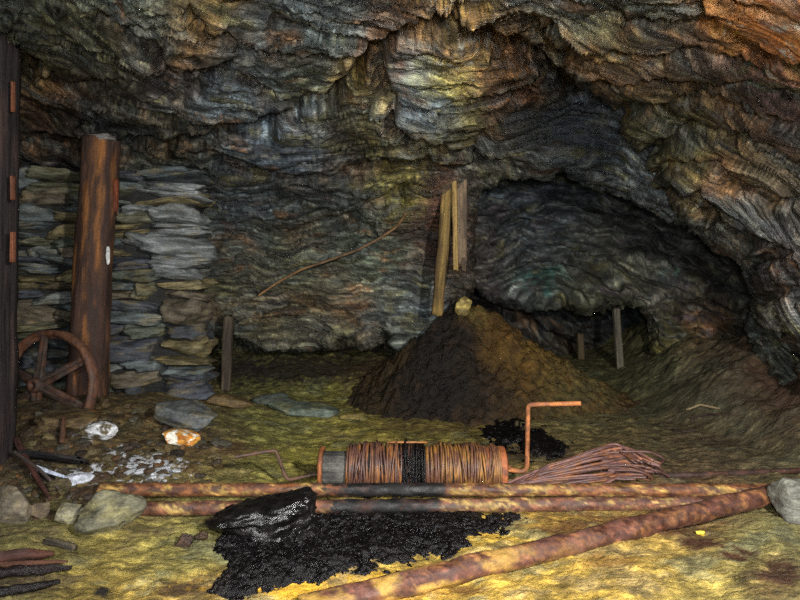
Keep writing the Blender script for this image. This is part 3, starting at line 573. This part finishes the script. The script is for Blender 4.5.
# ------------------------------------------------------------------ spoked wheel
def frame(nrm):
    n = np.array(nrm, float); n /= np.linalg.norm(n); a = np.cross([0, 0, 1], n); a /= np.linalg.norm(a); return a, np.cross(n, a), n
wc = at(50, 385, 5.25); A_, B_, N_ = frame((-.28, -1, .10)); R = .478
wh_ = empty('spoked_wheel', wc-np.array([0, 0, R]), 'rusty iron wheel with six spokes leaning on the brown log', 'wheel')
def ringmesh(R, prof, seg=96, seed=0, off=0):
    V = []; th = np.arange(seg)/seg*2*np.pi; m = len(prof)
    for t in th:
        e = A_*math.cos(t)+B_*math.sin(t); wob = 1+.012*math.sin(3*t+seed)+.006*math.sin(11*t)
        for (r, n) in prof: V.append(wc+e*(R+r)*wob+N_*(n+off))
    Fs = [[i*m+j, i*m+(j+1) % m, ((i+1) % seg)*m+(j+1) % m, ((i+1) % seg)*m+j] for i in range(seg) for j in range(m)]
    return np.array(V), Fs
V, Fs = ringmesh(R, [(0,-.05),(.014,-.03),(.014,.03),(0,.05),(-.034,.05),(-.038,.015),(-.062,.01),(-.062,-.01),(-.038,-.015),(-.034,-.05)])
mk('rim', V, Fs, M_rust, wh_, colnoise(V, (100,66,46), (70,56,50), 8, .1, 3, 1))
wc = wc-A_*.085
V, Fs = ringmesh(.055, [(.0,-.08),(.012,-.05),(.012,.05),(0,.09),(-.028,.09),(-.032,.0),(-.028,-.08)], 32, off=.02); mk('hub', V, Fs, M_rust, wh_, colnoise(V, (60,46,40), (96,60,40), 14, .1, 3, 1))
for i in range(6):
    an = math.radians((102, 33, -25, -112, -150, 165)[i]); e2 = A_*math.cos(an)+B_*math.sin(an); e = A_*math.cos(an)+B_*math.sin(an); t_ = np.cross(N_, e)
    V = []; Fs = []; prof = [(-.030,.012),(-.022,.018),(-.006,.016),(-.006,.045),(.006,.045),(.006,.016),(.022,.018),(.030,.012),(.030,-.012),(-.030,-.012)]; m = len(prof)
    for k in range(14):
        q = k/13; c = (wc+e*.05+N_*.03)*(1-q)+(wc+A_*.085+e2*(R-.035))*q; w = 1.55-.35*q
        for (a, b) in prof: V.append(c+t_*a*w+N_*b*(1.2-.6*q))
    Fs = [[k*m+j, k*m+(j+1) % m, (k+1)*m+(j+1) % m, (k+1)*m+j] for k in range(13) for j in range(m)]+[list(range(m))[::-1], [13*m+j for j in range(m)]]
    V = np.array(V); mk('spoke', V, Fs, M_rust, wh_, colnoise(V, (66,56,50), (96,60,40), 9, .2, i, 1), smooth=False)
# ------------------------------------------------------------------ pipes
def pipe(name, label, pts, r, colf, seed, cat='pipe', seg=24, jit=.12, n=260, mt=None):
    P_ = resample(pts, n); V, Fs, fo = tube(P_, r, seg, jit, seed); PXY = proj(V)
    C = colf(V, PXY[0], PXY[1]); o = mk(name, V, Fs, mt or M_rust, None, np.clip(C, .003, 1), fo); return tag(o, label, cat)
def onf(px, py, r): p = gp(px, py); return np.array([p[0], p[1], gz(p[0], p[1])+r*.8])
def pcol(tarx, ye=(160,128,66), ru=(118,74,44), seed=0, gray=None, tarsharp=6):
    def f(V, px, py):
        n = fbm(V[:, 0]*6, V[:, 1]*14, V[:, 2]*14, 5, seed, .7); q = sstep(-.1, .4, n)[:, None]; C = srgb(ru)*(1-q)+q*srgb(ye)
        C = C*np.exp(.8*fbm(V[:, 0]*16, V[:, 1]*30, V[:, 2]*30, 4, seed+9, .7))[:, None]
        m = sstep(.1, .4, fbm(V[:, 0]*12+4, V[:, 1]*22, V[:, 2]*22, 5, seed+3, .7))[:, None]*.85; C = C*(1-m)+m*srgb((70,44,38))
        C = C*.78
        for (x0, x1) in tarx:
            w = sstep(x0-tarsharp, x0+tarsharp, px+25*n)*sstep(x1+tarsharp, x1-tarsharp, px+9*n); C = C*(1-w[:, None])+w[:, None]*srgb((8,7,9))
        return C
    return f
def line(p0, p1, r, n=7, sag=0):
    a = gp(*p0); b = gp(*p1); P_ = [a+(b-a)*t for t in np.linspace(0, 1, n)]; z = max(0, 0)
    zs = [gz(p[0], p[1])-(a[2]+(b[2]-a[2])*t) for p, t in zip(P_, np.linspace(0, 1, n))]; up = max(min(max(zs), .03), 0)
    return np.array(P_)+np.array([0, 0, r*.75+up])
PA = line((100, 496), (770, 497), .036); PA[:, 2] += .01
pipe('iron_pipe', 'rusty yellow-stained pipe directly behind and touching the lower parallel pipe', PA, .040, pcol([(330, 445)], seed=3), 3)
PB = line((137, 514), (742, 508), .036)
pipe('iron_pipe', 'rusty pipe nearer the tar spill, front one of the parallel pair', PB, .040, pcol([(335, 440)], ye=(160,132,76), ru=(112,72,52), seed=8), 8)
a = gp(782, 504)+np.array([0, 0, .075]); b = gp(398, 594)+np.array([0, 0, .035]); c_ = gp(300, 608)+np.array([0, 0, -.01])
pipe('iron_pipe', 'long red-brown pipe lying diagonally to the lower middle, yellow-crusted', [a, b+(a-b)*.5, b, c_], .054, lambda V, px, py: (lambda C, w: C*(1-w)+w*srgb((166,132,58)))(pcol([], ye=(124,82,48), ru=(96,58,44), seed=15)(V, px, py), (sstep(620, 440, px)*sstep(-.05, .3, fbm(V[:, 0]*5, V[:, 1]*8, V[:, 2]*10, 4, 77)-0.0))[:, None]*.8), 15, jit=.2)
pipe('iron_rod', 'thin dark brown rod on the mud at the right edge behind the pipes', [onf(545, 482, .018), onf(690, 477, .018), onf(830, 471, .018)], .019, pcol([], ye=(84,54,40), ru=(60,42,36), seed=4), 4, 'rod', 10)
pipe('iron_rod', 'thin stick-like rod lying beneath the windlass left side', [onf(140, 500, .008)+np.array([0,0.05,0]), onf(330, 484, .008), onf(440, 484, .008)], .009, pcol([], ye=(150,96,40), ru=(96,60,36), seed=5), 5, 'rod', 8)
# ------------------------------------------------------------------ windlass drum
dY = float(gp(430, 492)[1])+.11; r_d = .120
dl = at(322, 470, dY); dr = at(503, 467, dY); dl[2] = dr[2] = gz(dl[0]+.4, dY)+r_d-.008
wr = empty('windlass', ((dl+dr)/2)-np.array([0, 0, r_d+.03]), 'horizontal windlass drum wound with rusty wire rope and two cranks', 'windlass')
ax = (dr-dl)/np.linalg.norm(dr-dl); Ld = np.linalg.norm(dr-dl); cy = np.cross(ax, [0, 0, 1]); cy /= np.linalg.norm(cy); cz = np.cross(cy, ax)
V, Fs, fo = tube(resample([dl, dr], 40), r_d*.92, 32, .03, 4); mk('barrel', V, Fs, M_wood, wr, colnoise(V, (84,84,78), (46,44,44), 10, .1, 3, 1), fo)
def hoop(t, r, pr, mt=M_rust, tilt=0, sq=1, off=0):
    c = dl+ax*Ld*t+cz*off; th = np.linspace(0, 2*np.pi, 65)
    P_ = np.array([c+(cy*math.cos(q)+cz*math.sin(q)*sq)*r+ax*tilt*math.sin(q) for q in th]); return tube(P_, pr, 8, cap=False)
V, Fs, fo = hoop(.0, r_d*1.05, .016); mk('end_ring', V, Fs, M_rust, wr, colnoise(V, (140,82,40), (90,56,40), 12, 0, 3, 1), fo)
for t, w in ((.90, .014), (.99, .015)):
    q = MB()
    for k in (-1, 0, 1):
        V, Fs, fo = hoop(t+k*.008, r_d*1.06, w); q.add(V, Fs, fo, colnoise(V, (150,86,48), (100,60,44), 12, 0, 3, 1))
    q.build('iron_band', M_rust, wr)
def wind(name, t0, t1, turns, layers, pr, c1, c2, mt, seed, bulge=.04):
    q = MB(); rg = np.random.default_rng(seed)
    for l in range(layers):
        n = turns*26; u = np.linspace(0, 1, n); a0 = rg.uniform(0, 6)
        th = u*turns*2*np.pi+a0; tt_ = t0+(t1-t0)*u if l % 2 == 0 else t1-(t1-t0)*u
        wob = .010*np.interp(u, np.linspace(0, 1, turns), rg.normal(size=turns))
        til = np.interp(u, np.linspace(0, 1, turns), rg.normal(size=turns))*.006*(1+l)
        r = r_d*.92+pr*(1+1.5*l)+.004+bulge*np.sin(u*np.pi)**.5*.5+.011*np.interp(u, np.linspace(0, 1, turns), rg.normal(size=turns))
        P_ = dl+ax*(Ld*tt_+til*np.sin(th)+wob*np.cos(th))[:, None]+(cy*np.cos(th)[:, None]+cz*np.sin(th)[:, None])*r[:, None]
        V, Fs, fo = tube(P_, pr, 6); q.add(V, Fs, fo, colnoise(V, c1, c2, 9, .05, seed+l, 1)*rg.uniform(.6, .95))
    q.build(name, mt, wr)
wind('rope_winding', .14, .50, 30, 3, .0065, (84,56,48), (150,98,46), M_rope, 4)
wind('rope_winding', .565, .97, 38, 3, .0065, (96,62,44), (158,112,50), M_rope, 6, .025)
wind('tarred_rope_winding', .43, .565, 12, 3, .0072, (14,12,13), (30,26,26), M_tar, 5, .04)
# loose loop of rope on the drum top
P_ = [dl+ax*Ld*(.47+.11*math.cos(q))+cy*(.04*math.sin(q)-.02)+cz*(r_d+.045+.012*math.sin(q)) for q in np.linspace(0, 2*np.pi, 40)]
V, Fs, fo = tube(P_, .0065, 6, cap=False); mk('rope_loop', V, Fs, M_rope, wr, srgb((150,98,50)), fo)
def crank(pts, r, c1, c2, seed):
    P_ = smoothp(resample(pts, 70), 3); V, Fs, fo = tube(P_, r, 12, .08, seed); return mk('crank_handle', V, Fs, M_rust, wr, colnoise(V, c1, c2, 12, .1, seed, 1), fo)
o = crank([dl-ax*.0+cz*-.03, at(288, 480, dY), at(285, 476, dY), at(276, 450, dY-.02), at(235, 457, dY-.1)], .0115, (84,60,46), (58,44,36), 3)
crank([dr-ax*.02, at(524, 472, dY-.02), at(527, 468, dY-.02), at(528, 405, dY-.04), at(531, 404.5, dY-.05), at(581, 403.5, dY-.12)], .0150, (158,98,52), (104,64,42), 4)
# axle box between band and crank
V, Fs, fo = tube([dl-ax*.02, dr+ax*.05], .022, 12, 0, 1); mk('axle', V, Fs, M_rust, wr, srgb((120,74,44)), fo)
# ------------------------------------------------------------------ fan of loose wire rope
q = MB(); rg = np.random.default_rng(12); K = 26
for i in range(K):
    t = i/(K-1); e = rg.uniform(-1, 1)
    s0 = at(498+60*t*rg.uniform(0, .6), 489-4*t, dY-.12+.10*rg.random()); 
    yt = 446+34*(1-t)+rg.uniform(-3, 3); xe = 662-abs(t-.55)*34+rg.uniform(-14, 4)
    mid1 = at(545+rg.uniform(-6, 6), 481-15*t+rg.uniform(-2, 2)+6*(1-t), dY-.09+.12*t); mid2 = at(600+rg.uniform(-8, 8), 484-36*t+rg.uniform(-3, 3), dY-.08+.18*t)
    en = at(xe, 478-20*t+rg.uniform(-2, 2), dY-.05+.2*rg.random()); hi = at(xe-26, 478-34*t+rg.uniform(-2, 3), dY+.0+.2*t)
    P_ = smoothp(resample([s0, mid1, mid2, hi, en], 50), 8)
    g = np.array([gz(p[0], p[1])+.012 for p in P_]); P_[:, 2] = np.maximum(P_[:, 2], g)
    V, Fs, fo = tube(P_, .0092, 7, 0, i); q.add(V, Fs, fo, colnoise(V, (104,74,70), (140,88,48), 7, .15, i, 1)*rg.uniform(.5, 1.25))
for i in range(9):      # bent ends curling back
    e0 = at(640+rg.uniform(-14, 18), 450+rg.uniform(0, 26), dY+.1*rg.random()); e1 = e0+np.array([.12, .02, -.06]); e2 = e0+np.array([.06, .1, -.14]); e3 = e0+np.array([-.2, .1, -.16])
    P_ = smoothp(resample([e0-np.array([.2, 0, 0]), e0, e1, e2, e3], 40), 8); g = np.array([gz(p[0], p[1])+.012 for p in P_]); P_[:, 2] = np.maximum(P_[:, 2], g)
    V, Fs, fo = tube(P_, .0075, 6, 0, i+50); q.add(V, Fs, fo, colnoise(V, (90,64,60), (110,70,44), 7, .15, i, 1))
o = q.build('wire_rope_bundle', M_rope); tag(o, 'fanned bundle of loose brown wire rope right of the windlass', 'wire rope')
# ------------------------------------------------------------------ loose rocks
def rock(name, label, cat, px, py, w, h, seed, c1, c2, n=14, power=2.6, rough=.22, rot=(0, 0, 0), dep=None, mt=None, group=None, sink=.15, bv=None, paint=None, strata=.04, facets=7):
    """w, h in metres; px, py is where its base meets the ground"""
    p = gp(px, py, 0, bv); d = dep or w*.7
    V, Fs, fo = stone((p[0], p[1]+d*.35, p[2]+h*(.5-sink)), (w*1.08, d, h*1.08), seed, n, power, rough*.6, rot, strata, 16, (.62, .92))
    C = colnoise(V, c1, c2, 7/max(w, .15)*.4, .1, seed, 1.4, .8); C = C*(1+.5*fbm(V[:, 0]*20, V[:, 1]*20, V[:, 2]*40, 3, seed))[:, None]
    if paint is not None:
        k = sstep(-.05, .2, fbm(V[:, 0]*9, V[:, 1]*9, V[:, 2]*9, 4, seed+5, .7)+paint[1])[:, None]; C = C*(1-k)+k*srgb(paint[0])
    return tag(mk(name, V, Fs, mt or M_stone, None, np.clip(C, .003, 1), fo), label, cat, group)
S = lambda px_w, py: px_w/F*float(gp(400 if py > 440 else 250, py)[1])
rock('rock', 'flat olive-grey wedge of rock before the left pipe ends', 'rock', 96, 538, .42, .24, 21, (96,94,76), (116,110,76), 22, 1.3, .3, (0, -.22, .1), dep=.36, sink=.2)
rock('rock', 'square grey-brown rock cut by the left edge, before the dark post', 'rock', 3, 525, .22, .20, 22, (96,88,74), (116,104,80), 14, 5, .1, sink=.12)
rock('rock', 'small tan block of rock beside the square edge rock', 'rock', 37, 520, .13, .10, 23, (84,70,54), (104,92,64), 14, 4, .15)
rock('rock', 'small pale grey upright stone touching the olive wedge rock', 'rock', 64, 524, .13, .14, 24, (116,112,92), (136,130,96), 14, 4, .15)
rock('rock', 'pale grey rounded stone at the diagonal pipe right end', 'rock', 806, 522, .22, .24, 25, (118,118,108), (96,96,90), 22, 5, .12, dep=.22)
rock('rock', 'white and orange stained stone on the debris near the wall foot', 'rock', 180, 447, .31, .12, 26, (206,148,60), (196,110,30), 22, 2.2, .15, (0, .12, 0), paint=((232,228,212), -.12), dep=.22, sink=.1)
rock('rock', 'whitened rock on the debris below the wheel', 'rock', 94, 441, .34, .14, 27, (92,82,62), (104,92,64), 22, 2.0, .2, paint=((206,208,210), .02), dep=.25, sink=.1)
rock('rock', 'brown rough boulder half under the wheel', 'rock', 55, 432, .5, .17, 28, (84,68,46), (104,88,52), 22, 2.6, .2, dep=.4, sink=.2)
rock('rock', 'flat white-topped stone in the debris before the post', 'rock', 76, 486, .2, .08, 29, (200,204,216), (190,196,206), 14, 2.6, .2, (0, -.15, .2))
rock('rock', 'large rounded grey stone at the foot of the stone wall corner', 'rock', 180, 431, .55, .24, 30, (84,88,88), (110,104,84), 22, 3, .14, dep=.4, sink=.1)
rock('rock', 'brown slab lying against the right foot of the stone wall', 'rock', 222, 408, .50, .14, 31, (96,78,48), (110,92,52), 14, 3, .14, (0, .1, 0), sink=.2)
rock('rock', 'low grey-green slab on the mud behind the left crank', 'rock', 305, 417, .72, .15, 32, (88,98,88), (104,104,74), 22, 2.4, .14, (0, .16, .1), dep=.4, sink=.3)
rock('rock', 'small yellow knob of rock on the spoil heap top', 'rock', 464, 316, .19, .21, 33, (160,142,78), (104,86,50), 14, 2.3, .3, bv=bvH, sink=.05)
rock('rock', 'small dark crumpled lump left of the tarred block', 'rock', 183, 548, .075, .075, 34, (60,44,34), (36,28,26), 14, 2.2, .4, mt=M_tar)
rock('rock', 'small dark flake between the lump and the tarred block', 'rock', 200, 541, .07, .045, 35, (56,42,32), (36,28,26), 14, 2.2, .4, mt=M_tar)
rock('rock', 'grey-green rock ledge at the mud left of the spoil heap', 'rock', 268, 404, .45, .12, 36, (84,92,86), (96,92,64), 14, 2.6, .16, dep=.3, sink=.3)
rock('rock', 'flat dark yellow-brown stone before the spoil heap foot', 'rock', 352, 420, .24, .06, 37, (110,96,50), (84,76,48), 8, 2.6, .16, sink=.2)
rock('rock', 'small bright yellow pebble right of the diagonal pipe', 'pebble', 702, 536, .05, .03, 38, (206,178,60), (190,160,50), 8, 2.4, .2)
# black tarred block
p = gp(262, 543); V, Fs, fo = stone((0, 0, 0), (.62, .30, .20), 41, 22, 4, .12, None, .05, 8)
V[:, 2] *= np.interp(V[:, 0], [-.31, -.1, .31], [.45, .85, 1.25]); V[:, 2] += np.interp(V[:, 0], [-.31, .31], [-.035, .03])
V += .012*np.stack([fbm(V[:, 0]*25, V[:, 1]*25, V[:, 2]*25, 3, 50+i) for i in range(3)], -1)
V += np.array([p[0], p[1]+.12, p[2]+.085])
ob = mk('tarred_block', V, Fs, M_wet, None, colnoise(V, (12,11,11), (30,27,27), 14, .2, 3, 1), fo); tag(ob, 'glossy black tar-covered wooden block in front of the pipes', 'block')
# ------------------------------------------------------------------ boards and sticks in the debris
def stick(name, label, cat, pts, r, c1, c2, seed, mt=None, n=40, taper=True, group=None, jit=.2):
    P_ = smoothp(resample(pts, n), 3); rr = r*(np.interp(np.linspace(0, 1, n), [0, .1, .8, 1], [.7, 1, .8, .35]) if taper else 1)
    V, Fs, fo = tube(P_, rr, 10, jit, seed); return tag(mk(name, V, Fs, mt or M_wood, None, colnoise(fo, c1, c2, 16, .1, seed, .1), fo), label, cat, group)
V, Fs, fo = box_beam(gp(22, 462, .05), gp(84, 474, .09), .13, .025, seed=21, n=30, roll=1.0, rough=.1)
tag(mk('board', V, Fs, M_wood, None, colnoise(fo, (30,28,30), (52,48,48), 14, .1, 3, .2), fo), 'black board lying in the debris at the foot of the post', 'board')
V, Fs, fo = box_beam(gp(32, 475, .06), gp(66, 482, .03), .075, .02, seed=22, n=20, roll=1.0, rough=.2, taper=.4)
tag(mk('sheet_shard', V, Fs, M_stone, None, srgb((196,206,224)), fo), 'white pointed shard in front of the black board', 'shard')
stick('stick', 'dark brown stick running down from the post foot', 'stick', [gp(16, 452, .10), gp(30, 478, .08), gp(50, 506, .04)], .022, (82,50,40), (56,38,34), 5)
stick('stick', 'thin grey twig crossing the debris beside the black board', 'stick', [gp(14, 466, .1), gp(40, 482, .08), gp(62, 498, .04)], .012, (92,80,74), (60,50,48), 6)
stick('stick', 'upright brown stub of wood in the debris before the wheel', 'stick', [gp(62, 446, .02), gp(64, 438, .16)], .022, (90,60,40), (60,44,36), 7)
stick('splintered_wood', 'topmost reddish splintered timber at the lower left edge', 'wood piece', [gp(-40, 572, .05), gp(20, 568, .06), gp(54, 560, .03)], .032, (84,50,38), (50,34,32), 8, jit=.35)
stick('splintered_wood', 'dark wet timber below the reddish one, forking to the right', 'wood piece', [gp(-40, 586, .03), gp(20, 582, .05), gp(72, 574, .03)], .026, (44,32,30), (28,24,24), 9, mt=M_tar, jit=.35)
stick('splintered_wood', 'thin orange-brown splinter between the two lower left timbers', 'wood piece', [gp(-40, 578, .05), gp(30, 576, .06), gp(68, 572, .05)], .014, (110,66,40), (70,46,36), 10, jit=.35)
stick('splintered_wood', 'black timber nearest the lower left corner of the photo', 'wood piece', [gp(-40, 600, .02), gp(10, 598, .03), gp(60, 586, .02)], .022, (30,26,26), (20,18,18), 11, mt=M_tar, jit=.4)
stick('wood_chip', 'short grey-brown wood chip on the mud above the timbers', 'wood piece', [gp(46, 544, .015), gp(60, 547, .02), gp(75, 551, .015)], .019, (80,72,56), (56,50,44), 12, taper=False)
stick('stick', 'pale thin stick on the right mud bank', 'stick', [gp(686, 412, .02), gp(700, 409, .04), gp(720, 412, .03)], .012, (150,134,100), (96,84,66), 13)
stick('stick', 'dark forked stick lying below the pale stick', 'stick', [gp(690, 420, .015), gp(708, 417, .03), gp(736, 418, .02)], .010, (84,62,50), (56,44,40), 14)
stick('stick', 'short brown stick on the mud above the wire rope bundle', 'stick', [gp(672, 431, .015), gp(684, 434, .02), gp(696, 433, .02)], .010, (56,46,40), (40,36,34), 15)
# cable on the back wall
pts = [(406,213),(398,226),(380,238),(360,249),(330,260),(300,270),(275,284),(258,296)]
P_ = []
for (x, y) in pts:
    h = bvM.ray_cast(Vector((0, 0, H)), Vector(ray(x, y)))[0]; h = np.array(h); P_.append(h)
ym = [p[1] for p in P_]; P_ = [at(x, y, min(p[1]-.03, np.interp(i, [0, 7], [6.5, 6.95]))) for i, ((x, y), p) in enumerate(zip(pts, P_))]
stick('hanging_cable', 'thin brown cable sagging across the left chamber back wall', 'cable', P_, .014, (136,104,66), (96,76,56), 16, mt=M_rust, n=60, taper=False)
# small rubble: too many to count
q = MB(); rg = np.random.default_rng(77)
for i in range(420):
    if i < 330: px, py = rg.uniform(-20, 225), rg.uniform(404, 500); 
    elif i < 430: px, py = rg.uniform(-10, 120), rg.uniform(480, 520)
    else: px, py = rg.uniform(200, 380), rg.uniform(392, 425)
    if px > 130 and py > 486: continue
    p = gp(px, py); w = rg.uniform(.02, .075)*(1.5 if rg.random() < .12 else .9); sd = int(rg.integers(9999))
    V, Fs, fo = stone(p+np.array([0, 0, w*.12]), (w*1.5, w, w*rg.uniform(.4, .8)), sd, 5, 3, .25, (rg.uniform(-.4, .4), rg.uniform(-.4, .4), rg.uniform(0, 3)))
    c = [(80,60,38),(96,78,44),(70,58,44),(104,92,60),(60,48,38),(88,84,70),(110,78,44)][int(rg.integers(7))]
    if abs(px-150) < 30 and 455 < py < 482 and rg.random() < .35 or (60 < px < 110 and 470 < py < 486 and rg.random() < .3): c = (200,204,210)
    q.add(V, Fs, fo, srgb(c)*rg.uniform(.4, .95))
o = q.build('rubble', M_stone, smooth=False); tag(o, 'brown broken stone rubble strewn at the foot of the stone wall', 'rubble', kind='stuff')
GR = {'iron_pipe': 'rusty pipes lying across the mud', 'plank': 'planks hanging from the roof', 'pit_prop': 'timber props', 'rock': 'loose rocks on the mine floor',
      'splintered_wood': 'splintered timbers at the lower left edge', 'stick': 'sticks and twigs on the mine floor', 'iron_rod': 'thin rods on the mud'}
for o in COL.objects:
    k = o.name.split('.')[0]
    if o.parent is None and k in GR: o['group'] = GR[k]
# ------------------------------------------------------------------ light
SC.world = bpy.data.worlds.new('world'); SC.world.use_nodes = True
SC.world.node_tree.nodes['Background'].inputs[0].default_value = (.5, .6, .8, 1); SC.world.node_tree.nodes['Background'].inputs[1].default_value = .012
def lamp(name, loc, target, power, size, col, ang=None):
    l = bpy.data.lights.new(name, 'AREA'); l.energy = power; l.shape = 'DISK'; l.size = size; l.color = col
    o = bpy.data.objects.new(name, l); COL.objects.link(o); o.location = loc
    o.rotation_euler = (Vector(target)-Vector(loc)).to_track_quat('-Z', 'Y').to_euler(); return o
def spot(name, loc, target, power, size, col, cone, blend=1.0):
    l = bpy.data.lights.new(name, 'SPOT'); l.energy = power; l.shadow_soft_size = size; l.color = col; l.spot_size = math.radians(cone); l.spot_blend = blend
    o = bpy.data.objects.new(name, l); COL.objects.link(o); o.location = loc
    o.rotation_euler = (Vector(target)-Vector(loc)).to_track_quat('-Z', 'Y').to_euler(); return o
spot('key_lamp', (1.4, 0, 2.1), (.3, 5.0, .45), 1350, .12, (1, .96, .9), 128)
spot('fill_lamp', (.1, -.3, 1.5), (.2, 5.0, .8), 540, .15, (.97, .98, 1), 120)
spot('side_fill_lamp', (-1.5, -.2, 1.5), (-.8, 5.0, 1.0), 220, .15, (.95, .98, 1), 120)  # unseen weak lamp, added to lift the dark band left of the log
SC.view_settings.view_transform = 'Standard'; SC.view_settings.look = 'None'; SC.view_settings.gamma = 1; SC.view_settings.exposure = -.12
SC.cycles.use_denoising = False
